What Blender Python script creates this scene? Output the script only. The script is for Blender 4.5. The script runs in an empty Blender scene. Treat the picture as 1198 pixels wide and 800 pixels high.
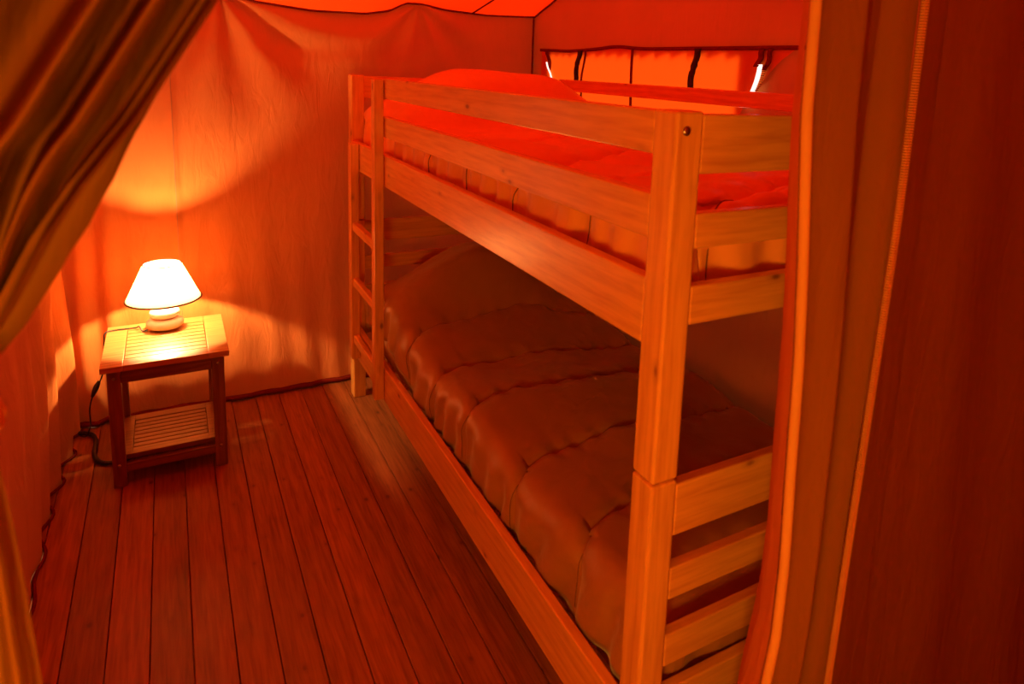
import bpy, bmesh, math, random
from mathutils import Vector, Matrix, noise
R = random.Random(7)
sc = bpy.context.scene
col = sc.collection
PI = math.pi

# ------------------------------------------------------------------ materials
def newmat(name):
    m = bpy.data.materials.new(name); m.use_nodes = True
    nt = m.node_tree; nt.nodes.clear()
    return m, nt, nt.nodes.new('ShaderNodeOutputMaterial')

def N(nt, t, **kw):
    n = nt.nodes.new(t)
    for k, v in kw.items():
        if hasattr(n, k) and not isinstance(v, tuple): setattr(n, k, v)
        else: n.inputs[k].default_value = v
    return n

def ramp(nt, fac, stops):
    n = nt.nodes.new('ShaderNodeValToRGB')
    e = n.color_ramp.elements
    while len(e) > 1: e.remove(e[-1])
    e[0].position, e[0].color = stops[0][0], (*stops[0][1], 1)
    for p, c in stops[1:]:
        x = e.new(p); x.color = (*c, 1)
    nt.links.new(fac, n.inputs['Fac'])
    return n

def mul(c, k): return tuple(v * k for v in c)

def coords(nt, scale, jitter=False):
    tc = nt.nodes.new('ShaderNodeTexCoord')
    mp = nt.nodes.new('ShaderNodeMapping')
    mp.inputs['Scale'].default_value = scale
    nt.links.new(tc.outputs['Object'], mp.inputs['Vector'])
    if jitter:
        oi = nt.nodes.new('ShaderNodeObjectInfo')
        vm = nt.nodes.new('ShaderNodeVectorMath'); vm.operation = 'SCALE'
        cx = nt.nodes.new('ShaderNodeCombineXYZ')
        for i, k in enumerate((3.1, 7.7, 5.3)):
            mm = nt.nodes.new('ShaderNodeMath'); mm.operation = 'MULTIPLY'; mm.inputs[1].default_value = k
            nt.links.new(oi.outputs['Random'], mm.inputs[0]); nt.links.new(mm.outputs[0], cx.inputs[i])
        nt.links.new(cx.outputs[0], vm.inputs[0]); vm.inputs['Scale'].default_value = 9.0
        ad = nt.nodes.new('ShaderNodeVectorMath'); ad.operation = 'ADD'
        nt.links.new(mp.outputs[0], ad.inputs[0]); nt.links.new(vm.outputs[0], ad.inputs[1])
        return ad.outputs[0]
    return mp.outputs[0]

def canvas(name, c, transl=.25, weave=900, bump=.15, var=.12, tc=None):
    m, nt, out = newmat(name)
    v = coords(nt, (1, 1, 1))
    n1 = N(nt, 'ShaderNodeTexNoise', Scale=3.0, Detail=5.0)
    nt.links.new(v, n1.inputs['Vector'])
    r = ramp(nt, n1.outputs['Fac'], [(.3, mul(c, 1 - var)), (.7, mul(c, 1.0))])
    n2 = N(nt, 'ShaderNodeTexNoise', Scale=float(weave), Detail=2.0)
    nt.links.new(v, n2.inputs['Vector'])
    n3 = N(nt, 'ShaderNodeTexNoise', Scale=16.0, Detail=5.0, Distortion=.8)
    nt.links.new(coords(nt, (1.6, 1.6, .45)), n3.inputs['Vector'])
    b = N(nt, 'ShaderNodeBump', Strength=bump, Distance=.002)
    nt.links.new(n2.outputs['Fac'], b.inputs['Height'])
    b2 = N(nt, 'ShaderNodeBump', Strength=.45, Distance=.012)
    nt.links.new(n3.outputs['Fac'], b2.inputs['Height']); nt.links.new(b.outputs[0], b2.inputs['Normal'])
    d = nt.nodes.new('ShaderNodeBsdfDiffuse'); t = nt.nodes.new('ShaderNodeBsdfTranslucent')
    nt.links.new(r.outputs[0], d.inputs['Color']); nt.links.new(b2.outputs[0], d.inputs['Normal'])
    if tc: t.inputs['Color'].default_value = (*tc, 1)
    else: nt.links.new(r.outputs[0], t.inputs['Color'])
    mx = nt.nodes.new('ShaderNodeMixShader'); mx.inputs[0].default_value = transl
    nt.links.new(d.outputs[0], mx.inputs[1]); nt.links.new(t.outputs[0], mx.inputs[2])
    nt.links.new(mx.outputs[0], out.inputs['Surface'])
    return m

def pine(name, axis, light, dark, knotc, rough=.38, knots=1.0, ring=14.0, jitter=True):
    m, nt, out = newmat(name)
    s = [1, 1, 1]; s[axis] = .07
    v = coords(nt, tuple(s), jitter)
    n1 = N(nt, 'ShaderNodeTexNoise', Scale=120.0, Detail=5.0, Distortion=.4)
    nt.links.new(v, n1.inputs['Vector'])
    w = nt.nodes.new('ShaderNodeTexWave'); w.wave_type = 'RINGS'; w.rings_direction = 'XYZ'[axis]
    w.inputs['Scale'].default_value = ring; w.inputs['Distortion'].default_value = 6
    w.inputs['Detail'].default_value = 2; w.inputs['Detail Scale'].default_value = 1.2
    nt.links.new(v, w.inputs['Vector'])
    ad = N(nt, 'ShaderNodeMath', operation='ADD'); ml = N(nt, 'ShaderNodeMath', operation='MULTIPLY')
    ml.inputs[1].default_value = .16
    nt.links.new(w.outputs['Fac'], ml.inputs[0]); nt.links.new(ml.outputs[0], ad.inputs[0]); nt.links.new(n1.outputs['Fac'], ad.inputs[1])
    r = ramp(nt, ad.outputs[0], [(.42, light), (.85, dark)])
    # knots: sparse voronoi cells, elongated along the grain
    s2 = [14, 14, 14]; s2[axis] = 6.5
    v2 = coords(nt, tuple(s2), jitter)
    vo = N(nt, 'ShaderNodeTexVoronoi', Scale=1.0)
    nt.links.new(v2, vo.inputs['Vector'])
    kr = ramp(nt, vo.outputs['Distance'], [(.0, (1, 1, 1)), (.05 * knots, (.85, .85, .85)), (.09 * knots, (.22, .22, .22)), (.17 * knots, (0, 0, 0))])
    mix = nt.nodes.new('ShaderNodeMix'); mix.data_type = 'RGBA'
    nt.links.new(kr.outputs[0], mix.inputs['Factor']); nt.links.new(r.outputs[0], mix.inputs[6]); mix.inputs[7].default_value = (*knotc, 1)
    p = N(nt, 'ShaderNodeBsdfPrincipled', Roughness=rough)
    p.inputs['Coat Weight'].default_value = .8; p.inputs['Coat Roughness'].default_value = .24
    nt.links.new(mix.outputs[2], p.inputs['Base Color'])
    b = N(nt, 'ShaderNodeBump', Strength=.12, Distance=.002)
    nt.links.new(ad.outputs[0], b.inputs['Height']); nt.links.new(b.outputs[0], p.inputs['Normal'])
    nt.links.new(p.outputs[0], out.inputs['Surface'])
    return m

def plain(name, c, rough=.5, metal=0, var=.08, scale=40, bump=.05, emis=None, es=0, coat=0):
    m, nt, out = newmat(name)
    v = coords(nt, (1, 1, 1))
    n1 = N(nt, 'ShaderNodeTexNoise', Scale=float(scale), Detail=3.0); nt.links.new(v, n1.inputs['Vector'])
    r = ramp(nt, n1.outputs['Fac'], [(.3, mul(c, 1 - var)), (.7, c)])
    p = N(nt, 'ShaderNodeBsdfPrincipled', Roughness=rough, Metallic=float(metal))
    nt.links.new(r.outputs[0], p.inputs['Base Color'])
    b = N(nt, 'ShaderNodeBump', Strength=bump, Distance=.001)
    nt.links.new(n1.outputs['Fac'], b.inputs['Height']); nt.links.new(b.outputs[0], p.inputs['Normal'])
    if coat: p.inputs['Coat Weight'].default_value = coat
    if emis: p.inputs['Emission Color'].default_value = (*emis, 1); p.inputs['Emission Strength'].default_value = es
    nt.links.new(p.outputs[0], out.inputs['Surface'])
    return m

CAN = (.66, .215, .052)
ROOF = (.78, .16, .02)
M = {}
M['canvas'] = canvas('orange_canvas', CAN, .02)
M['ceiling'] = canvas('roof_canvas', ROOF, .34, tc=(.97, .035, .002))
M['panel'] = canvas('window_cloth', (.90, .22, .03), .32, weave=420, bump=.6, tc=(.95, .13, .01))
M['piping'] = canvas('piping_cloth', (.20, .02, .008), .0)
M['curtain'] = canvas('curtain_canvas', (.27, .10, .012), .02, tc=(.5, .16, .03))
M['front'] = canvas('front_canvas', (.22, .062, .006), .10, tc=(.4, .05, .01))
M['hem'] = canvas('hem_cloth', (.95, .52, .14), .35)
PL, PD, PK = (.86, .45, .08), (.66, .29, .04), (.20, .05, .012)
for i, a in enumerate('xyz'): M['pine_' + a] = pine('pine_' + a, i, PL, PD, PK)
TL, TD = (.27, .09, .022), (.15, .04, .01)
for i, a in enumerate('xyz'): M['teak_' + a] = pine('teak_' + a, i, TL, TD, (.2, .06, .02), rough=.4, knots=.0001, ring=20)  # legs and shelf: wood darkened, their shade is put into the colour
for i, a in enumerate('xyz'): M['golden_' + a] = pine('golden_' + a, i, (.56, .29, .08), (.40, .17, .035), (.2, .06, .02), rough=.4, knots=.0001, ring=20)  # same teak for the table top, made lighter to carry the lamplight
def duvetmat(name, c, c2):
    m, nt, out = newmat(name)
    v = coords(nt, (1, 1, 1))
    n1 = N(nt, 'ShaderNodeTexNoise', Scale=2.5, Detail=4.0); nt.links.new(v, n1.inputs['Vector'])
    r = ramp(nt, n1.outputs['Fac'], [(.3, c2), (.7, c)])
    n3 = N(nt, 'ShaderNodeTexNoise', Scale=14.0, Detail=5.0, Distortion=.5); nt.links.new(v, n3.inputs['Vector'])
    b = N(nt, 'ShaderNodeBump', Strength=.5, Distance=.010)
    nt.links.new(n3.outputs['Fac'], b.inputs['Height'])
    p = N(nt, 'ShaderNodeBsdfPrincipled', Roughness=.4)
    p.inputs['Sheen Weight'].default_value = .25; p.inputs['Sheen Roughness'].default_value = .4
    nt.links.new(r.outputs[0], p.inputs['Base Color']); nt.links.new(b.outputs[0], p.inputs['Normal'])
    nt.links.new(p.outputs[0], out.inputs['Surface'])
    return m
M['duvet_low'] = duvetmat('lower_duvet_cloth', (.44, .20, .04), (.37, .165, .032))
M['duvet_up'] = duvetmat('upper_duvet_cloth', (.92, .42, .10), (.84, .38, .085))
M['mattress'] = plain('mattress_cloth', (.75, .66, .45), .8, bump=.2)
M['black'] = plain('black_plastic', (.012, .012, .014), .4)
M['strap'] = plain('black_webbing', (.02, .012, .012), .7, bump=.4, scale=300)
M['metal'] = plain('bolt_metal', (.45, .38, .32), .3, 1)
M['seam'] = plain('seam_thread', (.42, .18, .07), .7)
M['stitch'] = plain('stitch_thread', (.22, .09, .025), .8)
M['lampbase'] = plain('ceramic_cream', (.86, .80, .72), .3, coat=.4)
M['lampbase2'] = plain('ceramic_stone', (.74, .55, .42), .35, coat=.3)
M['trimbrown'] = plain('shade_trim', (.06, .02, .008), .6)
M['zip_glow'] = plain('daylight_glow', (.9, .9, .85), .6, emis=(1, .93, .8), es=1.3)  # emission imitates daylight shining through the window zips

def shademat():
    m, nt, out = newmat('lamp_shade_cloth')
    v = coords(nt, (1, 1, 1))
    n = N(nt, 'ShaderNodeTexNoise', Scale=500.0, Detail=2.0); nt.links.new(v, n.inputs['Vector'])
    r = ramp(nt, n.outputs['Fac'], [(.3, (.86, .74, .55)), (.7, (.92, .82, .64))])
    d = nt.nodes.new('ShaderNodeBsdfDiffuse'); t = nt.nodes.new('ShaderNodeBsdfTranslucent')
    nt.links.new(r.outputs[0], d.inputs['Color']); t.inputs['Color'].default_value = (.90, .60, .30, 1)
    mx = nt.nodes.new('ShaderNodeMixShader'); mx.inputs[0].default_value = SHADE_T
    nt.links.new(d.outputs[0], mx.inputs[1]); nt.links.new(t.outputs[0], mx.inputs[2])
    nt.links.new(mx.outputs[0], out.inputs['Surface'])
    return m
SHADE_T = .42
FRONT = 26.0
M['shade'] = shademat()
BULB = 7600.0
BULBC = (1, .56, .26)
m, nt, out = newmat('glowing_bulb')
e = N(nt, 'ShaderNodeEmission', Strength=BULB); e.inputs['Color'].default_value = (*BULBC, 1)
nt.links.new(e.outputs[0], out.inputs['Surface']); M['bulb'] = m

# floor boards
FW, FX0 = .0838, -.677
def floormat():
    m, nt, out = newmat('floor_boards')
    tc = nt.nodes.new('ShaderNodeTexCoord'); sx = nt.nodes.new('ShaderNodeSeparateXYZ')
    nt.links.new(tc.outputs['Object'], sx.inputs[0])
    a = N(nt, 'ShaderNodeMath', operation='SUBTRACT'); a.inputs[1].default_value = FX0 - 20 * FW
    b = N(nt, 'ShaderNodeMath', operation='DIVIDE'); b.inputs[1].default_value = FW
    f = N(nt, 'ShaderNodeMath', operation='FLOOR')
    nt.links.new(sx.outputs[0], a.inputs[0]); nt.links.new(a.outputs[0], b.inputs[0]); nt.links.new(b.outputs[0], f.inputs[0])
    wn = nt.nodes.new('ShaderNodeTexWhiteNoise'); wn.noise_dimensions = '1D'
    nt.links.new(f.outputs[0], wn.inputs['W'])
    def off(scale):
        mp = nt.nodes.new('ShaderNodeMapping'); mp.inputs['Scale'].default_value = scale
        nt.links.new(tc.outputs['Object'], mp.inputs['Vector'])
        k = nt.nodes.new('ShaderNodeVectorMath'); k.operation = 'SCALE'; k.inputs['Scale'].default_value = 13.0
        nt.links.new(wn.outputs['Color'], k.inputs[0])
        ad = nt.nodes.new('ShaderNodeVectorMath'); ad.operation = 'ADD'
        nt.links.new(mp.outputs[0], ad.inputs[0]); nt.links.new(k.outputs[0], ad.inputs[1])
        return ad.outputs[0]
    v = off((1, .06, 1))
    n1 = N(nt, 'ShaderNodeTexNoise', Scale=130.0, Detail=6.0, Distortion=.5); nt.links.new(v, n1.inputs['Vector'])
    w = nt.nodes.new('ShaderNodeTexWave'); w.wave_type = 'RINGS'; w.rings_direction = 'Y'
    w.inputs['Scale'].default_value = 16; w.inputs['Distortion'].default_value = 8; w.inputs['Detail'].default_value = 3
    nt.links.new(v, w.inputs['Vector'])
    mm = N(nt, 'ShaderNodeMath', operation='MULTIPLY_ADD'); mm.inputs[1].default_value = .15
    nt.links.new(w.outputs['Fac'], mm.inputs[0]); nt.links.new(n1.outputs['Fac'], mm.inputs[2])
    r = ramp(nt, mm.outputs[0], [(.35, (.46, .15, .028)), (.9, (.20, .055, .009))])
    hs = nt.nodes.new('ShaderNodeHueSaturation'); nt.links.new(r.outputs[0], hs.inputs['Color'])
    vv = N(nt, 'ShaderNodeMapRange'); vv.inputs['To Min'].default_value = .78; vv.inputs['To Max'].default_value = 1.1
    nt.links.new(wn.outputs['Value'], vv.inputs['Value']); nt.links.new(vv.outputs[0], hs.inputs['Value'])
    vo = N(nt, 'ShaderNodeTexVoronoi', Scale=1.0); nt.links.new(off((15, 9, 15)), vo.inputs['Vector'])
    kr = ramp(nt, vo.outputs['Distance'], [(0, (1, 1, 1)), (.05, (.9, .9, .9)), (.1, (.25, .25, .25)), (.2, (0, 0, 0))])
    mix = nt.nodes.new('ShaderNodeMix'); mix.data_type = 'RGBA'
    nt.links.new(kr.outputs[0], mix.inputs['Factor']); nt.links.new(hs.outputs[0], mix.inputs[6]); mix.inputs[7].default_value = (.12, .035, .012, 1)
    p = N(nt, 'ShaderNodeBsdfPrincipled', Roughness=.48); nt.links.new(mix.outputs[2], p.inputs['Base Color'])
    bp = N(nt, 'ShaderNodeBump', Strength=.15, Distance=.002)
    nt.links.new(mm.outputs[0], bp.inputs['Height']); nt.links.new(bp.outputs[0], p.inputs['Normal'])
    nt.links.new(p.outputs[0], out.inputs['Surface'])
    return m
M['floor'] = floormat()

# ------------------------------------------------------------------ helpers
def link(o, parent=None):
    col.objects.link(o)
    if parent is not None: o.parent = parent
    return o

def world_off(parent):
    v = Vector((0, 0, 0)); p = parent
    while p is not None: v += Vector(p.location); p = p.parent
    return v

def obj(name, bm, mat, parent=None, bevel=0, smooth=False, origin=None, solid=0):
    """bm is written in world coordinates; the mesh is stored relative to its parent / origin."""
    off = world_off(parent)
    o3 = Vector(origin) if origin else off
    bmesh.ops.translate(bm, verts=bm.verts, vec=-o3)
    bmesh.ops.recalc_face_normals(bm, faces=bm.faces)
    me = bpy.data.meshes.new(name); bm.to_mesh(me); bm.free()
    me.materials.append(mat)
    if smooth: me.polygons.foreach_set('use_smooth', [True] * len(me.polygons))
    o = bpy.data.objects.new(name, me); link(o, parent)
    o.location = o3 - off
    if solid:
        s = o.modifiers.new('solid', 'SOLIDIFY'); s.thickness = solid; s.offset = 0
    if bevel:
        b = o.modifiers.new('bevel', 'BEVEL'); b.width = bevel; b.segments = 2; b.limit_method = 'ANGLE'; b.angle_limit = math.radians(50)
    return o

def thing(name, label, cat, loc, group=None):
    o = bpy.data.objects.new(name, None); o.empty_display_size = .05; link(o); o.location = loc
    return tag(o, label, cat, group)

def tag(o, label, cat, group=None):
    o['label'] = label; o['category'] = cat
    if group: o['group'] = group
    return o

def struct(o, label=None):
    o['kind'] = 'structure'
    if label: o['label'] = label
    return o

def box(x0, x1, y0, y1, z0, z1, bm=None):
    bm = bm or bmesh.new()
    r = bmesh.ops.create_cube(bm, size=1)
    bmesh.ops.scale(bm, verts=r['verts'], vec=(x1 - x0, y1 - y0, z1 - z0))
    bmesh.ops.translate(bm, verts=r['verts'], vec=((x0 + x1) / 2, (y0 + y1) / 2, (z0 + z1) / 2))
    return bm

def board(name, mat, parent, *b, bevel=.003):
    return obj(name, box(*b), M[mat], parent, bevel=bevel, origin=((b[0] + b[1]) / 2, (b[2] + b[3]) / 2, (b[4] + b[5]) / 2))

def grid(nu, nv, f, bm=None):
    bm = bm or bmesh.new()
    vs = [[bm.verts.new(f(i / (nu - 1), j / (nv - 1))) for j in range(nv)] for i in range(nu)]
    for i in range(nu - 1):
        for j in range(nv - 1):
            bm.faces.new((vs[i][j], vs[i + 1][j], vs[i + 1][j + 1], vs[i][j + 1]))
    return bm

def tube(pts, r, bm=None, seg=8, closed=False):
    bm = bm or bmesh.new()
    P = [Vector(p) for p in pts]; rings = []
    for i, p in enumerate(P):
        a = P[max(i - 1, 0)]; b = P[min(i + 1, len(P) - 1)]
        t = (b - a).normalized(); s = t.orthogonal() if i == 0 else (prev - prev.dot(t) * t)
        s.normalize(); prev = s; u = t.cross(s)
        rr = r(i / (len(P) - 1)) if callable(r) else r
        rings.append([bm.verts.new(p + (s * math.cos(k * 2 * PI / seg) + u * math.sin(k * 2 * PI / seg)) * rr) for k in range(seg)])
    for i in range(len(P) - 1):
        for k in range(seg):
            bm.faces.new((rings[i][k], rings[i][(k + 1) % seg], rings[i + 1][(k + 1) % seg], rings[i + 1][k]))
    bm.faces.new(rings[0][::-1]); bm.faces.new(rings[-1])
    return bm

def lathe(prof, c, seg=48, close=True):
    bm = bmesh.new(); rings = []
    for r, z in prof:
        rings.append([bm.verts.new((c[0] + r * math.cos(k * 2 * PI / seg), c[1] + r * math.sin(k * 2 * PI / seg), z)) for k in range(seg)])
    for i in range(len(rings) - 1):
        for k in range(seg):
            bm.faces.new((rings[i][k], rings[i][(k + 1) % seg], rings[i + 1][(k + 1) % seg], rings[i + 1][k]))
    if close:
        bm.faces.new(rings[0][::-1]); bm.faces.new(rings[-1])
    return bm

def smooth(pts, n=12):
    """Catmull-Rom through pts"""
    P = [Vector(p) for p in pts]; P = [P[0] * 2 - P[1]] + P + [P[-1] * 2 - P[-2]]; outp = []
    for i in range(1, len(P) - 2):
        for k in range(n):
            t = k / n; a, b, c, d = P[i - 1:i + 3]
            outp.append(.5 * ((2 * b) + (c - a) * t + (2 * a - 5 * b + 4 * c - d) * t * t + (3 * b - a - 3 * c + d) * t ** 3))
    outp.append(P[-2]); return outp

def interp(x, tab):
    if x <= tab[0][0]: return tab[0][1]
    for (a, va), (b, vb) in zip(tab, tab[1:]):
        if x <= b: return va + (vb - va) * (x - a) / (b - a)
    return tab[-1][1]
def sst(a, b, x):
    t = max(0., min(1., (x - a) / (b - a))); return t * t * (3 - 2 * t)
def nz(x, y, z=0.): return noise.noise(Vector((x, y, z)))
def gau(x, c, w): return math.exp(-((x - c) / w) ** 2)

# ------------------------------------------------------------------ room
XL, XR = -.932, .975
def ytop_back(x): return 2.11 + .26 * sst(.0, .97, x)
def ztop(x):      # top edge of the back wall, scalloped where it hangs from the roof
    return interp(x, [(-.93, 1.50), (-.50, 1.535), (-.40, 1.548), (-.30, 1.525), (-.10, 1.510), (.10, 1.515), (.20, 1.535),
                      (.27, 1.572), (.36, 1.576), (.46, 1.566), (.70, 1.565), (.97, 1.58)])
def back_y(x, z):
    k = sst(0, 1.0, z)
    y = 2.115 + .255 * sst(0, .97, x) * k
    t = max(0, min(1, z / 1.55))
    # soft vertical folds at the left and at the foot
    y += .016 * math.sin((x + .93) * 70 + 1.2 * math.sin(z * 3)) * sst(-.70, -.86, x) * sst(1.3, .5, z)
    y += .005 * math.sin(x * 52 + 2.2 * z + 3 * nz(x * 2, 0, z)) * sst(.9, .1, z)
    # drapes fanning down from the hanging points
    for hx, hz, amp in ((-.415, 1.55, .016), (.33, 1.58, .013)):
        dx, dz = x - hx, hz - z
        rr = math.hypot(dx, dz) + .02
        if dz > 0:
            an = math.atan2(dx, dz)
            y += amp * math.sin(an * 9 + 2 * nz(hx, 3)) * math.exp(-((rr - .22) / .26) ** 2) * sst(0, .06, rr)
    # sag swag between the two hanging points
    s = z - (1.46 - .0 - 1.1 * (x + .05) ** 2 * -.35)
    y += .008 * math.sin(s * 46) * gau(x, -.08, .22) * sst(1.28, 1.42, z)
    y += .020 * nz(x * 1.7, z * 1.3, 4.) + .006 * nz(x * 6, z * 4, 9.)
    y -= .012 * gau(x, -.577, .012) * sst(.35, .8, z)       # pulled in along the stitched seam
    return y
def back(u, v):
    x = XL + (XR - XL) * u
    z = v * ztop(x)
    return (x, back_y(x, z), z)
wb = struct(obj('wall_back', grid(230, 170, back), M['canvas'], smooth=True), 'orange canvas tent wall behind the table and bunk bed')
def bx(x, z, d=.004): return (x, back_y(x, z) - d, z)
obj('piping', tube([bx(XL + (XR - XL) * i / 90, ztop(XL + (XR - XL) * i / 90), .006) for i in range(91)], .0045), M['piping'], wb, smooth=True)
obj('stitched_seam', tube([bx(-.577, .30 + i * .02, .001) for i in range(58)], .0011, seg=6), M['seam'], wb, smooth=True)
obj('ground_hem', tube([(x / 50 * (XR - XL) + XL, back_y(x / 50 * (XR - XL) + XL, 0) - .012, .012) for x in range(51)], .010), M['piping'], wb, smooth=True)

YC = back_y(XR, 1.5)
def zceil(x, y):
    return ztop(x) + .345 * (back_y(x, ztop(x)) - y)
def ceil(u, v):
    x = XL - .06 + (XR + .12 - XL) * u
    yb = back_y(max(XL, min(XR, x)), ztop(x))
    y = yb - (yb + 1.9) * v
    z = zceil(x, y) + .02 * nz(x * 2, y * 2, 1) * sst(0, .2, v) - .03 * math.sin(PI * u) * sst(0, .4, v) * 0
    return (x, y, z)
ce = struct(obj('ceiling', grid(60, 90, ceil), M['ceiling'], smooth=True), 'orange canvas tent roof above the bunk bed')
sp = []
for i in range(30):
    y = back_y(.60, 1.56) - .01 - i * .07; x = .615 + (i * .07) * .28
    if x < .9: sp.append((x, y, zceil(x, y) - .006))
obj('roof_seam', tube(sp, .0035), M['piping'], ce, smooth=True)

def left(u, v):
    y = -1.9 + (2.13 + 1.9) * u
    z = v * (zceil(XL, y) + .03)
    x = XL
    f = sst(1.2, 1.9, y)
    x += (.006 + .012 * f) * math.sin(y * 34 + 2.0 * nz(y, z * .8)) * (1 - .5 * sst(.3, 1.6, z))
    x += .026 * nz(y * 1.6, z * 1.2, 2) + .006 * nz(y * 7, z * 2, 5)
    x += .030 * gau(y, 1.93, .06) * sst(.75, .35, z) * sst(.0, .3, z)
    return (x, y, z)
wl = struct(obj('wall_left', grid(330, 70, left), M['canvas'], smooth=True), 'orange canvas tent wall left of the slatted table')
obj('ground_hem', tube([(left((i * .02 + 1.70) / 4.03, 0)[0] + .008, -.2 + i * .02, .006) for i in range(115)], .004), M['piping'], wl, smooth=True)

def rx(y, z): return XR + .012 * nz(y * 1.8, z * 1.8, 7) + .004 * nz(y * 8, z * 3, 3)
def right(u, v):
    y = -1.9 + (YC + 1.9) * u
    z = v * (zceil(XR, y) + .03)
    return (rx(y, z), y, z)
bmr = grid(270, 90, right)
kill = [f_ for f_ in bmr.faces if .93 < f_.calc_center_median().y < 2.2 and 1.12 < f_.calc_center_median().z < 1.395]
bmesh.ops.delete(bmr, geom=kill, context='FACES')
wr = struct(obj('wall_right', bmr, M['canvas'], smooth=True), 'dark red canvas tent wall behind the bunk bed with a cloth window')
obj('piping', tube([(rx(YC - i * .04, zceil(XR, YC - i * .04)) - .005, YC - i * .04 - .003, zceil(XR, YC - i * .04) - .004) for i in range(63)], .004), M['piping'], wr, smooth=True)
obj('corner_seam', tube([(XR - .008, back_y(XR - .01, z / 40 * 1.57) - .004, z / 40 * 1.57) for z in range(41)], .0045), M['piping'], wr, smooth=True)

# cloth covered window in the right wall
def wx(y, z): return rx(y, z) - .010
def win(u, v):
    z = .80 + .617 * v
    ya = interp(z, [(.8, 1.20), (1.28, .86), (1.38, .76), (1.417, .70)]); yb = 2.27
    y = ya + (yb - ya) * u
    z2 = z + (.010 * gau(y, 1.62, .12) - .006 * gau(y, 2.0, .15)) * v
    return (wx(y, z2) + .003 * nz(y * 14, z * 10, 3) * v, y, z2)
w1 = struct(obj('window_1', grid(80, 40, win), M['panel'], smooth=True), 'cloth covered tent window strip above the upper bunk')
def ztopw(y): return 1.417 + .010 * gau(y, 1.62, .12) - .006 * gau(y, 2.0, .15)
def strip(ya, yb_, za, zb_, w, mat, nm, th=.003, x_in=.008, jag=0):
    bm = grid(3, 14, lambda u, v: (wx(ya, za) - x_in - .004 * math.sin(v * 7 + ya * 9), ya + (yb_ - ya) * v + (u - .5) * w + jag * nz(v * 12, u * 3), za + (zb_ - za) * v))
    return obj(nm, bm, M[mat], w1, smooth=True, solid=th)
bmh = grid(90, 3, lambda u, v: (wx(.62 + 1.66 * u, 1.417) - .005, .62 + 1.66 * u, ztopw(.62 + 1.66 * u) - .002 + .013 * v))
obj('top_hem', bmh, M['piping'], w1, smooth=True, solid=.003)
strip(1.500, 1.502, ztopw(1.5), .86, .014, 'piping', 'cloth_divider')
strip(1.885, 1.915, ztopw(1.88) + .004, 1.275, .030, 'strap', 'toggle_strap', .006, .014, .006)
strip(1.112, 1.142, ztopw(1.11) + .004, 1.270, .026, 'strap', 'toggle_strap', .006, .014, .006)
strip(1.855, 1.878, ztopw(1.86), 1.20, .012, 'piping', 'toggle_tab', .003, .008)
strip(2.200, 2.165, ztopw(2.2), 1.33, .028, 'piping', 'zip_tape')
strip(2.188, 2.125, 1.365, 1.25, .012, 'zip_glow', 'zip_glow_strip', .002, .012)  # solid glowing strip, no real opening behind it
strip(.820, .840, ztopw(.82), 1.365, .022, 'piping', 'zip_tape')
strip(.785, .805, ztopw(.79), 1.355, .018, 'piping', 'zip_tape')
def curv(u, v):
    z = 1.372 - .13 * v; y = .823 + .008 * v + .045 * v * v
    return (wx(y, z) - .012, y + (u - .5) * .018, z)
obj('zip_glow_strip', grid(3, 14, curv), M['zip_glow'], w1, smooth=True, solid=.002)  # second emitting strip standing in for daylight
def teeth():
    bm = bmesh.new()
    for i in range(16):
        v = i / 16; z = 1.37 - .10 * v; y = .806 + .045 * v * v
        box(wx(y, z) - .016, wx(y, z) - .010, y - .007, y + .003, z - .0012, z + .0012, bm)
    return bm
obj('zip_teeth', teeth(), M['piping'], w1)

# floor boards
bm = bmesh.new()
k0 = math.floor((-1.3 - FX0) / FW); k1 = math.ceil((1.3 - FX0) / FW)
for k in range(k0, k1):
    x0 = FX0 + k * FW; g = .0010
    box(x0 + g, x0 + FW - g, -1.9, 2.5, -.022, R.uniform(-.0008, 0), bm)
box(-1.4, 1.4, -1.5, 2.5, -.04, -.0235, bm)
fl = struct(obj('floor', bm, M['floor'], bevel=.0012), 'brown wooden plank floor of the tent')

# front partition (right of the doorway, above it, and left of it)
YF = -.20
def front(u, v):
    x = .262 + .80 * u; z = v * (zceil(x, YF) + .02)
    y = YF + .012 + .014 * nz(x * 2.5, z * 1.1, 3) + .006 * math.sin(x * 24 + z * 1.5) * sst(.26, .4, x) + .003 * nz(x * 9, z * 5, 8)
    return (x, y, z)
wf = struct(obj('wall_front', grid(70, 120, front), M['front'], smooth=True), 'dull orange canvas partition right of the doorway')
obj('lintel_cloth', grid(60, 20, lambda u, v: (-1.0 + 1.27 * u, YF + .03 + .006 * math.sin(u * 40), 1.62 + (zceil(-1.0 + 1.27 * u, YF + .03) - 1.60) * v)), M['front'], wf, smooth=True)
obj('side_cloth', grid(12, 60, lambda u, v: (-1.0 + .24 * u, YF + .03 + .006 * math.sin(u * 14), 1.66 * v)), M['front'], wf, smooth=True)

struct(obj('wall_entrance', grid(60, 60, lambda u, v: (XL + (XR - XL) * u, -1.88 + .03 * nz(u * 4, v * 3), v * (zceil(XL + (XR - XL) * u, -1.88) + .05))), M['canvas'], smooth=True), 'orange canvas wall of the front room')
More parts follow.
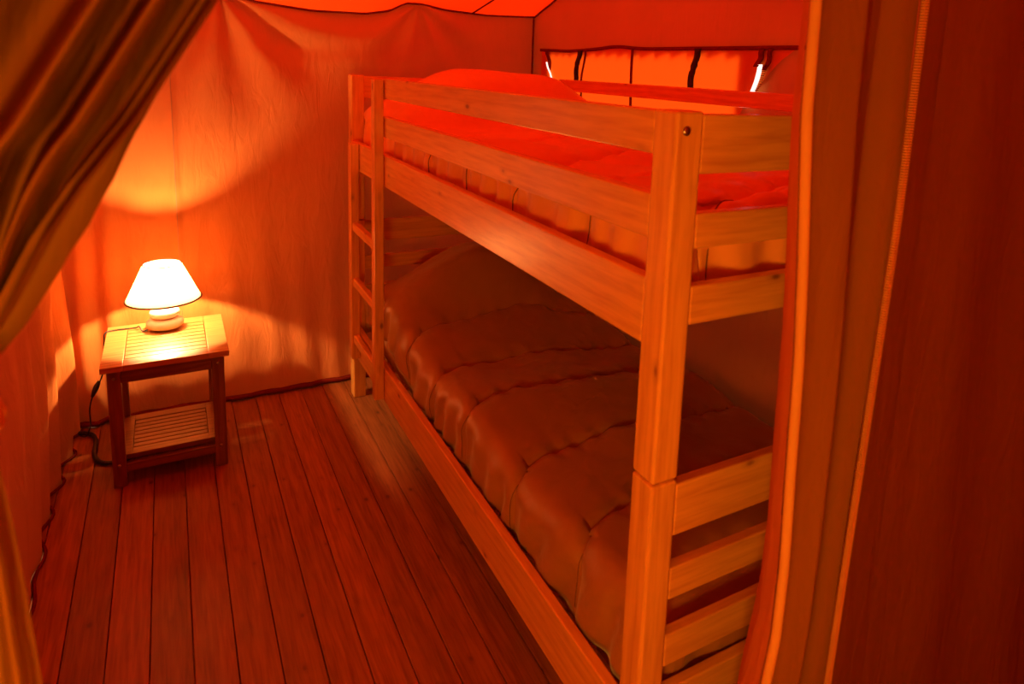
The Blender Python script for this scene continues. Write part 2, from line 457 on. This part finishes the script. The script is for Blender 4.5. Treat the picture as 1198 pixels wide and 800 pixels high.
# ------------------------------------------------------------------ right door curtain
def hemx(z): return interp(z, [(0, .00), (.30, .012), (.49, .030), (.62, .050), (.72, .052), (.85, .046), (1.0, .040), (1.12, .030), (1.29, .012), (1.45, .008), (1.8, .004)])
def hemw(z): return .014 if z > 1.1 else .014
ZR = 1.70
cr = thing('door_curtain', 'orange canvas curtain pulled aside in front of the bed\'s right side, with a pale hem', 'curtain', (.10, YF, 0), None)
def zipx(z): return interp(z, [(0, .15), (.49, .167), (.93, .188), (1.16, .198), (1.43, .199), (1.8, .2)])
prof = [(0, 0), (.18, -.004), (.40, -.016), (.62, .012), (.78, .022), (.9, .006), (1, 0)]
def rcur(u, v):
    z = .03 + (ZR - .03) * v
    x = hemx(z) + (zipx(z) - hemx(z)) * u
    y = YF + interp(u, prof) * (1 + .3 * math.sin(z * 2.2)) + .004 * nz(u * 4, z * 3, 2)
    return (x, y, z)
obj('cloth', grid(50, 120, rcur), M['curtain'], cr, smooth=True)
obj('hem', tube([(hemx(.03 + (ZR - .03) * v / 120) + .004, YF - .006, .03 + (ZR - .03) * v / 120) for v in range(121)], .0062, seg=14), M['hem'], cr, smooth=True)
def rback(u, v):
    z = .03 + (ZR - .03) * v
    x1 = hemx(z) + interp(z, [(0, .05), (.6, .062), (.9, .066), (1.2, .072), (1.4, .085), (1.8, .09)])
    return (hemx(z) + (x1 - hemx(z)) * u, YF + .001 + .08 * u + .006 * math.sin(u * PI), z)
obj('turned_edge', grid(10, 90, rback), M['canvas'], cr, smooth=True)
# zip line between curtain and partition
zp = thing('zip_fastener', 'long pale vertical zip between the curtain and the canvas partition', 'zip', (.2, YF - .008, 0))
obj('zip_tape', grid(4, 120, lambda u, v: (zipx(.03 + 1.67 * v) - .006 + .020 * u, YF - .005, .03 + 1.67 * v)), M['curtain'], zp, smooth=True)
def zt():
    bm = bmesh.new()
    for i in range(480):
        z = .03 + 1.66 * i / 480
        box(zipx(z) - .0035, zipx(z) + .0035, YF - .011, YF - .004, z, z + .0022, bm)
    return bm
obj('zip_teeth', zt(), M['hem'], zp)
obj('zip_tape_edge', grid(20, 120, lambda u, v: (zipx(.03 + 1.67 * v) + .012 + (.27 - zipx(.03 + 1.67 * v) - .012) * u, YF - .002 + .010 * u, .03 + 1.67 * v)), M['front'], zp, smooth=True)

# ------------------------------------------------------------------ left tied-back curtain
cl = thing('door_curtain', 'dark folded canvas curtain swept aside and tied back at the left of the doorway', 'curtain', (-.7, YF, 0))
def hl(z): return interp(z, [(1.085, -.735), (1.12, -.705), (1.151, -.686), (1.20, -.662), (1.235, -.640), (1.28, -.607), (1.36, -.559), (1.45, -.515), (1.70, -.42)])
RID = [0.0, .017, .034, .060, .090, .125, .165]
def lcur(u, v):
    z = 1.085 + (1.70 - 1.085) * v
    comp = interp(z, [(1.085, .15), (1.15, .30), (1.2, .55), (1.26, .92), (1.36, 1.0), (1.7, 1.9)])
    d = .21 * u
    x = hl(z) - d * comp
    ph = interp(d, [(0, .12), (.012, .5), (.031, 1), (.045, 1.5), (.059, 2), (.085, 2.5), (.12, 3), (.165, 3.5), (.21, 4)]) + .05 * nz(z * 5, d * 9, 3)
    rg = (.5 + .5 * math.cos(2 * PI * ph)) ** 1.5
    y = YF + .045 - .075 * rg * min(1, comp + .15) + .004 * nz(u * 6, z * 4, 5)
    return (x, y, z)
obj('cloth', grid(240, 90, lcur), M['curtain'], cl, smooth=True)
obj('hem', grid(6, 90, lambda u, v: (hl(1.085 + .615 * v) + .004 - .011 * u, YF + .012 + .022 * (1 - u) ** 2, 1.085 + .615 * v)), M['curtain'], cl, smooth=True)
def flap(u, v):   # underside flap hanging behind the hem
    z = 1.105 + (1.33 - 1.105) * v
    w = interp(z, [(1.105, -.004), (1.15, .004), (1.19, .008), (1.22, .008), (1.25, .003), (1.28, -.006), (1.33, -.010)])
    return (hl(z) - .01 + (w + .012) * u, YF + .045 + .01 * math.sin(u * 3), z - .018 * u)
obj('inner_flap', grid(8, 40, flap), M['curtain'], cl, smooth=True)
def lowc(u, v):
    z = 1.085 * (1 - v)
    hx = interp(z, [(0, -.66), (.5, -.668), (.9, -.684), (1.0, -.690), (1.05, -.695), (1.085, -.712)])
    w = interp(z, [(0, .26), (.7, .22), (1.0, .12), (1.085, .05)])
    x = hx - w * u
    y = YF + .012 - .020 * math.sin(u * 26 + .4) * sst(0, .06, u)
    return (x, y, z + .01)
obj('lower_cloth', grid(110, 60, lowc), M['curtain'], cl, smooth=True)
obj('tie_band', tube([(-.735 + .035 * math.cos(a * PI / 12), YF + .012 + .035 * math.sin(a * PI / 12), 1.085) for a in range(25)], .012), M['hem'], cl, smooth=True)

# ------------------------------------------------------------------ bunk bed
L, W, H, ZJ = 1.98, .90, 1.278, .726
DX, DY = .048, .052
bed = thing('bunk_bed', 'pine bunk bed with guard rails and a short ladder at its far end', 'bunk bed', (.45, L / 2, 0))
def post(x, y, front):
    lo = board('lower_post', 'pine_z', bed, x, x + DX, y, y + DY, 0, ZJ - .0012, bevel=.0045)
    up = board('upper_post', 'pine_z', bed, x, x + DX, y, y + DY, ZJ + .0012, H, bevel=.0045)
    for z, q in ((H - .027, up),):
        yy = y if front else y + DY
        s = -1 if front else 1
        bm = bmesh.new()
        bmesh.ops.create_uvsphere(bm, u_segments=16, v_segments=8, radius=.0068)
        bmesh.ops.scale(bm, verts=bm.verts, vec=(1, .5, 1))
        bmesh.ops.translate(bm, verts=bm.verts, vec=(x + .018, yy + s * .0005, z))
        b = obj('bolt', bm, M['metal'], q, smooth=True)
post(0, 0, True); post(W - DX, 0, True); post(0, L - DY, False); post(W - DX, L - DY, False)
RX0, RX1 = .0015, .0235
YL = 1.475
# aisle side
board('guard_rail', 'pine_y', bed, RX0, RX1, DY, YL + .036, 1.214, 1.2765)
board('guard_rail', 'pine_y', bed, RX0, RX1, DY, YL + .036, 1.091, 1.157)
board('bed_rail', 'pine_y', bed, RX0, RX1, DY, L - DY, .931, 1.033)
board('bed_rail', 'pine_y', bed, RX0, RX1, DY, L - DY, .190, .309)
# wall side
board('guard_rail', 'pine_y', bed, W - RX1, W - RX0, DY, L - DY, 1.243, 1.291)
board('guard_rail', 'pine_y', bed, W - RX1, W - RX0, DY, L - DY, 1.085, 1.145)
board('bed_rail', 'pine_y', bed, W - RX1, W - RX0, DY, L - DY, .931, 1.033)
board('bed_rail', 'pine_y', bed, W - RX1, W - RX0, DY, L - DY, .190, .309)
# end boards
for (y0, y1) in ((.0015, .0215), (L - .0215, L - .0015)):
    for z0, z1 in ((1.190, 1.274), (1.082, 1.134), (.968, 1.027), (.629, .716), (.518, .573), (.398, .455), (.25, .350)):
        board('end_board', 'pine_x', bed, DX, W - DX, y0, y1, z0, z1)
# slats under both mattresses
for zs in (.940, .205):
    for k in range(12):
        y = .10 + k * .155
        board('slat', 'pine_x', bed, RX1 + .001, W - RX1 - .001, y, y + .07, zs, zs + .018, bevel=.002)
# ladder, fixed to the aisle side
lad = board('ladder_upright', 'pine_z', bed, -.031, 0, YL, YL + .038, .20, H - .004)
board('ladder_upright', 'pine_z', bed, -.031, 0, YL + .338, YL + .378, .213, 1.034)
for z in (.728, .518, .296):
    board('ladder_rung', 'pine_y', bed, -.025, -.003, YL + .038, YL + .338, z - .016, z + .016, bevel=.004)

# ------------------------------------------------------------------ bedding
def slab(x0, x1, y0, y1, z0, z1, r=.03):
    bm = box(x0, x1, y0, y1, z0, z1)
    bmesh.ops.bevel(bm, geom=bm.edges[:], offset=r, segments=4, profile=.5, affect='EDGES')
    return bm
mu = obj('mattress', slab(.100, W - .100, .115, 1.860, .960, 1.005), M['mattress'], smooth=True)
tag(mu, 'thin mattress on the upper bunk, mostly hidden by its duvet', 'mattress')
ml_ = obj('mattress', slab(.066, W - .066, .070, 1.890, .225, .318), M['mattress'], smooth=True)
tag(ml_, 'pale mattress on the lower bunk, its corner showing near the front post', 'mattress')

def duvet(name, mat, x0, x1, y0, y1, top, zb_side, rad, seams, seed, wr_amp, side_fn=None):
    nu, nv = 120, 380
    xc, yc = (x0 + x1) / 2, (y0 + y1) / 2; hw, hh = (x1 - x0) / 2, (y1 - y0) / 2
    def axis(u, h, r, fl):      # u in -1..1 -> position and drop
        s = abs(u); fr = 1 - fl
        if s < fr: return math.copysign((h - r) * s / fr, u), 0.
        t = (s - fr) / fl
        a = min(1, t / .6) * PI / 2
        return math.copysign(h - r + r * math.sin(a), u), r * (1 - math.cos(a)) + max(0, t - .6) / .4 * .09
    def f(u, v):
        X, dxp = axis(u * 2 - 1, hw, rad, .22); Y, dyp = axis(v * 2 - 1, hh, rad, .12)
        cr_x, cr_y = abs(X) - (hw - .07), abs(Y) - (hh - .07)
        if cr_x > 0 and cr_y > 0:
            rr = math.hypot(cr_x, cr_y)
            if rr > .07:
                X = math.copysign(hw - .07 + cr_x * .07 / rr, X); Y = math.copysign(hh - .07 + cr_y * .07 / rr, Y)
        x, y = xc + X, yc + Y
        zt = top(x, y)
        edge = sst(0, .06, dxp + dyp)
        inner = sst(0, .16, hw - abs(X)) * sst(0, .12, hh - abs(Y))
        # wrinkles
        w = wr_amp * (nz(x * 3.5, y * 5, seed) * .9 + .35 * nz(x * 8 + 2 * y, y * 9, seed + 7))
        crease = nz(x * 7 + 2.5 * nz(y * 3, x * 2, seed), y * 5 + 2 * nz(x * 3, y, seed), seed + 11)
        q = 0
        for sy, amp, tilt in seams:
            d = y - (sy + tilt * (x - xc) - .10 * math.exp(-(x - x0) / .10) + .018 * nz(x * 3, sy * 9, seed) + .004 * nz(x * 20, sy, seed))
            q -= 1.25 * amp * math.exp(-abs(d) / .014)
            q -= .6 * amp * math.exp(-(d / .045) ** 2) * (.5 + .5 * math.sin(x * 75 + 5 * nz(x * 6, sy, seed)))
        drop = dxp + dyp
        z = zt + (w + q) - drop
        z = max(z, zb_side)
        # side drops: gathered vertical creases
        bulge = edge * (.007 * math.sin(y * 62 + 9 * nz(y * 3, 0, seed) + 14 * (z - zt)) + .010 * nz(y * 13 + z * 8, z * 10, seed) - .004)
        bulgy = edge * (.009 * math.sin(x * 50 + 9 * nz(x * 3, 0, seed)) + .012 * nz(x * 14 + z * 6, z * 10, seed) - .004)
        if dxp > 0: x -= math.copysign(max(-bulge, -.002) + .004 - q * .5, X)
        if dyp > 0: y -= math.copysign(max(-bulgy, -.002) + .005 - q * .5, Y)
        return (x, y, z)
    o = obj(name, grid(nu, nv, f), M[mat], smooth=True, solid=.010)
    for sy, amp, tilt in seams:
        pts = []
        for i in range(100):
            u = .012 + .976 * i / 99
            v = (sy - y0) / (y1 - y0); lo_v, hi_v = 0., 1.
            x = f(u, .5)[0]
            ty = sy + tilt * (x - xc) - .10 * math.exp(-(x - x0) / .10) + .018 * nz(x * 3, sy * 9, seed) + .004 * nz(x * 20, sy, seed)
            for _ in range(24):
                mid = (lo_v + hi_v) / 2
                if f(u, mid)[1] < ty: lo_v = mid
                else: hi_v = mid
            p = Vector(f(u, (lo_v + hi_v) / 2))
            vm = min(.998, max(.002, (lo_v + hi_v) / 2)); a = Vector(f(min(1, u + .004), vm)) - Vector(f(max(0, u - .004), vm)); b = Vector(f(u, vm + .002)) - Vector(f(u, vm - .002))
            nn = a.cross(b)
            if nn.length < 1e-9: continue
            pts.append(p + nn.normalized() * .0056)
        obj('quilt_stitching', tube(pts, .0012, seg=6), M['stitch'], o, smooth=True)
    return o

def low_top(x, y):
    z = .420 + .012 * math.sin(y * 9)
    z -= .045 * sst(.35, .85, x)                         # sinks towards the wall
    z += .195 * math.exp(-((x - .42) / .27) ** 2 - ((y - 1.68) / .17) ** 4) # pillow under the duvet
    z += .040 * sst(1.15, 1.5, y) * sst(.95, .5, x)
    z += .012 * gau(x, .1, .12)
    return z
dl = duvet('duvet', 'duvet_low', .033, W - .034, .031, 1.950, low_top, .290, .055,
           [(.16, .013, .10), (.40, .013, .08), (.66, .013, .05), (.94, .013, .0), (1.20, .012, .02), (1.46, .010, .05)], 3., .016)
tag(dl, 'brown quilted duvet spread over the lower bunk, humped over a pillow at its far end', 'duvet')

def up_top(x, y):
    z = 1.130 + .008 * math.sin(y * 8)
    z += .135 * math.exp(-((x - .47) / .33) ** 4 - ((y - 1.66) / .24) ** 4)
    z += .035 * sst(1.1, 1.6, y) * sst(0, .2, x)
    z += .022 * sst(.25, .05, y) * gau(x, .45, .4) * 1
    return z
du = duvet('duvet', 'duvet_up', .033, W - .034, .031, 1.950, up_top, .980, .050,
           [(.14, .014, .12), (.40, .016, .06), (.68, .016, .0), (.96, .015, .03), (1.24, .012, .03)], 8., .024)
tag(du, 'orange quilted duvet spread over the upper bunk behind the guard rails', 'duvet')

# ------------------------------------------------------------------ slatted side table
TX0, TX1, TY0, TY1, TZ = -.797, -.455, 1.615, 1.985, .400
tab = thing('side_table', 'small slatted hardwood side table with a lower shelf in the tent corner', 'table', ((TX0 + TX1) / 2, (TY0 + TY1) / 2, 0))
def slatted(nm, x0, x1, y0, y1, z1, th, fx, fy, n, mat='teak_x'):
    bm = bmesh.new()
    box(x0, x0 + fx, y0, y1, z1 - th, z1, bm); box(x1 - fx, x1, y0, y1, z1 - th, z1, bm)
    box(x0 + fx, x1 - fx, y0, y0 + fy, z1 - th, z1, bm); box(x0 + fx, x1 - fx, y1 - fy, y1, z1 - th, z1, bm)
    t = obj(nm, bm, M[mat], tab, bevel=.0015)
    yy0, yy1 = y0 + fy, y1 - fy; g = .0045; w = (yy1 - yy0 - g * (n + 1)) / n
    for i in range(n):
        a = yy0 + g + i * (w + g)
        obj('slat', box(x0 + fx + .002, x1 - fx - .002, a, a + w, z1 - th * .8, z1 - .0008), M[mat], t, bevel=.001)
    return t
slatted('table_top', TX0, TX1, TY0, TY1, TZ, .018, .058, .055, 8, 'golden_x')
LX0, LX1, LY0, LY1 = TX0 + .014, TX1 - .014, TY0 + .020, TY1 - .020
lw, ld = .036, .028
for x in (LX0, LX1 - lw):
    for y in (LY0, LY1 - ld):
        lg = obj('leg', box(x, x + lw, y, y + ld, 0, TZ - .018), M['teak_z'], tab, bevel=.002)
        for z in (.355, .072):
            bm = bmesh.new(); bmesh.ops.create_uvsphere(bm, u_segments=10, v_segments=6, radius=.005)
            bmesh.ops.scale(bm, verts=bm.verts, vec=(1, .4, 1))
            bmesh.ops.translate(bm, verts=bm.verts, vec=(x + lw / 2, y if y == LY0 else y + ld, z))
            obj('bolt', bm, M['metal'], lg, smooth=True)
for y in (LY0 + .004, LY1 - .022):
    obj('apron', box(LX0 + lw, LX1 - lw, y, y + .018, .336, TZ - .018), M['teak_x'], tab, bevel=.001)
    obj('stretcher', box(LX0 + lw, LX1 - lw, y, y + .018, .046, .072), M['teak_x'], tab, bevel=.001)
for x in (LX0 + .008, LX1 - .026):
    obj('apron', box(x, x + .018, LY0 + ld, LY1 - ld, .336, TZ - .018), M['teak_y'], tab, bevel=.001)
    obj('stretcher', box(x, x + .018, LY0 + ld, LY1 - ld, .046, .072), M['teak_y'], tab, bevel=.001)
slatted('shelf', LX0 + .006, LX1 - .006, LY0 + ld + .001, LY1 - ld - .001, .090, .016, .045, .040, 7)

# ------------------------------------------------------------------ lamp
LC = (-.629, 1.905)
lamp = thing('table_lamp', 'lit table lamp with a cream cone shade and stacked pebble base', 'lamp', (LC[0], LC[1], TZ))
def pebble(r, zc, h, n=14):
    return [(r * math.cos(a) ** .55 if abs(a) < PI / 2 - 1e-6 else .002, zc + h * math.sin(a)) for a in [(-PI / 2 + PI * i / n) for i in range(n + 1)]]
obj('lower_stone', lathe(pebble(.056, TZ + .0205, .020), LC), M['lampbase2'], lamp, smooth=True)
obj('upper_stone', lathe(pebble(.046, TZ + .056, .0175), LC), M['lampbase'], lamp, smooth=True)
obj('neck', lathe([(.014, TZ + .070), (.014, TZ + .080), (.007, TZ + .088), (.006, TZ + .140), (.008, TZ + .142), (.008, TZ + .161)], LC), M['lampbase'], lamp, smooth=True)
ZS0, ZS1, RS0, RS1 = .506, .627, .111, .056
sh = obj('lamp_shade', lathe([(RS0 + (RS1 - RS0) * i / 8, ZS0 + (ZS1 - ZS0) * i / 8) for i in range(9)], LC, 64, close=False), M['shade'], lamp, smooth=True)
def ringtube(r, z, t):
    bm = bmesh.new(); n = 64; s = 8; rings = []
    for k in range(n):
        a = k * 2 * PI / n
        rings.append([bm.verts.new((LC[0] + (r + t * math.cos(b * 2 * PI / s)) * math.cos(a), LC[1] + (r + t * math.cos(b * 2 * PI / s)) * math.sin(a), z + t * math.sin(b * 2 * PI / s))) for b in range(s)])
    for k in range(n):
        for b in range(s):
            bm.faces.new((rings[k][b], rings[(k + 1) % n][b], rings[(k + 1) % n][(b + 1) % s], rings[k][(b + 1) % s]))
    return bm
obj('trim', ringtube(RS0, ZS0, .0032), M['trimbrown'], sh, smooth=True)
obj('trim', ringtube(RS1, ZS1, .0021), M['trimbrown'], sh, smooth=True)
ZB = .574
bm = bmesh.new(); bmesh.ops.create_icosphere(bm, subdivisions=2, radius=.0092)
bmesh.ops.scale(bm, verts=bm.verts, vec=(1, 1, 1.15))
bmesh.ops.translate(bm, verts=bm.verts, vec=(LC[0], LC[1], ZB))
obj('bulb', bm, M['bulb'], lamp, smooth=True)
cordp = smooth([(LC[0] - .050, LC[1] - .012, TZ + .006), (LC[0] - .066, LC[1] - .012, TZ + .004), (LC[0] - .076, LC[1] + .012, TZ + .014), (LC[0] - .088, LC[1] + .030, TZ + .004),
                (TX0 + .02, LC[1] + .03, TZ + .004), (TX0 - .004, LC[1] + .02, TZ + .001), (TX0 - .008, LC[1] + .01, TZ - .03),
                (-.812, 1.90, .275), (-.842, 1.90, .205), (-.856, 1.91, .150), (-.860, 1.94, .08), (-.880, 1.99, .02), (-.900, 2.03, .006)])
cd = obj('cord', tube(cordp, .0022), M['black'], lamp, smooth=True)
obj('cord_switch', tube(smooth([(-.824, 1.90, .248), (-.834, 1.90, .226), (-.846, 1.901, .196)], 5), lambda t: .0045 + .004 * math.sin(PI * t)), M['black'], cd, smooth=True)
ext = tube(smooth([(-.905, 2.045, .009), (-.885, 2.035, .009), (-.862, 2.010, .009), (-.850, 1.950, .009), (-.850, 1.880, .009), (-.836, 1.820, .009), (-.806, 1.790, .009), (-.760, 1.790, .009), (-.70, 1.83, .009), (-.64, 1.90, .009)]), .0072)
e1 = obj('extension_cable', ext, M['black'], smooth=True)
tag(e1, 'thick black cable bending across the floor beside the table\'s left leg', 'cable')

ld_ = bpy.data.lights.new('front_room_lamp', 'POINT'); ld_.energy = FRONT; ld_.color = (1, .41, .04); ld_.shadow_soft_size = .10
lo_ = bpy.data.objects.new('front_room_lamp', ld_); link(lo_); lo_.location = (-.78, -.85, .85)
# ------------------------------------------------------------------ world, camera
w = bpy.data.worlds.new('World'); sc.world = w; w.use_nodes = True
bg = w.node_tree.nodes['Background']; bg.inputs[0].default_value = (1, .70, .40, 1); bg.inputs[1].default_value = 2.9

cam = bpy.data.cameras.new('camera'); co = bpy.data.objects.new('camera', cam); link(co)
cx0, cy0, f = 679.0453, 219.8206, 810.1782
yaw, pitch, roll = -.5403, -.1646, .0458
cy, sy, cp, sp_, cr_, sr = math.cos(yaw), math.sin(yaw), math.cos(pitch), math.sin(pitch), math.cos(roll), math.sin(roll)
fwd = Vector((-sy * cp, cy * cp, sp_)); right_ = Vector((cy, sy, 0)); up = right_.cross(fwd)
r2 = cr_ * right_ + sr * up; u2 = -sr * right_ + cr_ * up
mt = Matrix((r2, u2, -fwd)).transposed().to_4x4(); mt.translation = Vector((-.5882, -.7368, 1.3228))
co.matrix_world = mt
cam.sensor_width = 36; cam.sensor_fit = 'HORIZONTAL'; cam.lens = f / 1198 * 36
cam.shift_x = (599 - cx0) / 1198; cam.shift_y = (cy0 - 400) / 1198
cam.clip_start = .02
cam.dof.use_dof = True; cam.dof.focus_distance = 2.1; cam.dof.aperture_fstop = 5.6
sc.camera = co

sc.view_settings.view_transform = 'Standard'; sc.view_settings.look = 'None'
sc.view_settings.gamma = 1; sc.view_settings.use_curve_mapping = False; sc.view_settings.exposure = 0.0
c = sc.cycles
c.max_bounces = 16; c.diffuse_bounces = 12; c.glossy_bounces = 3; c.transmission_bounces = 6
c.sample_clamp_indirect = 8; c.use_denoising = True; c.caustics_reflective = False; c.caustics_refractive = False
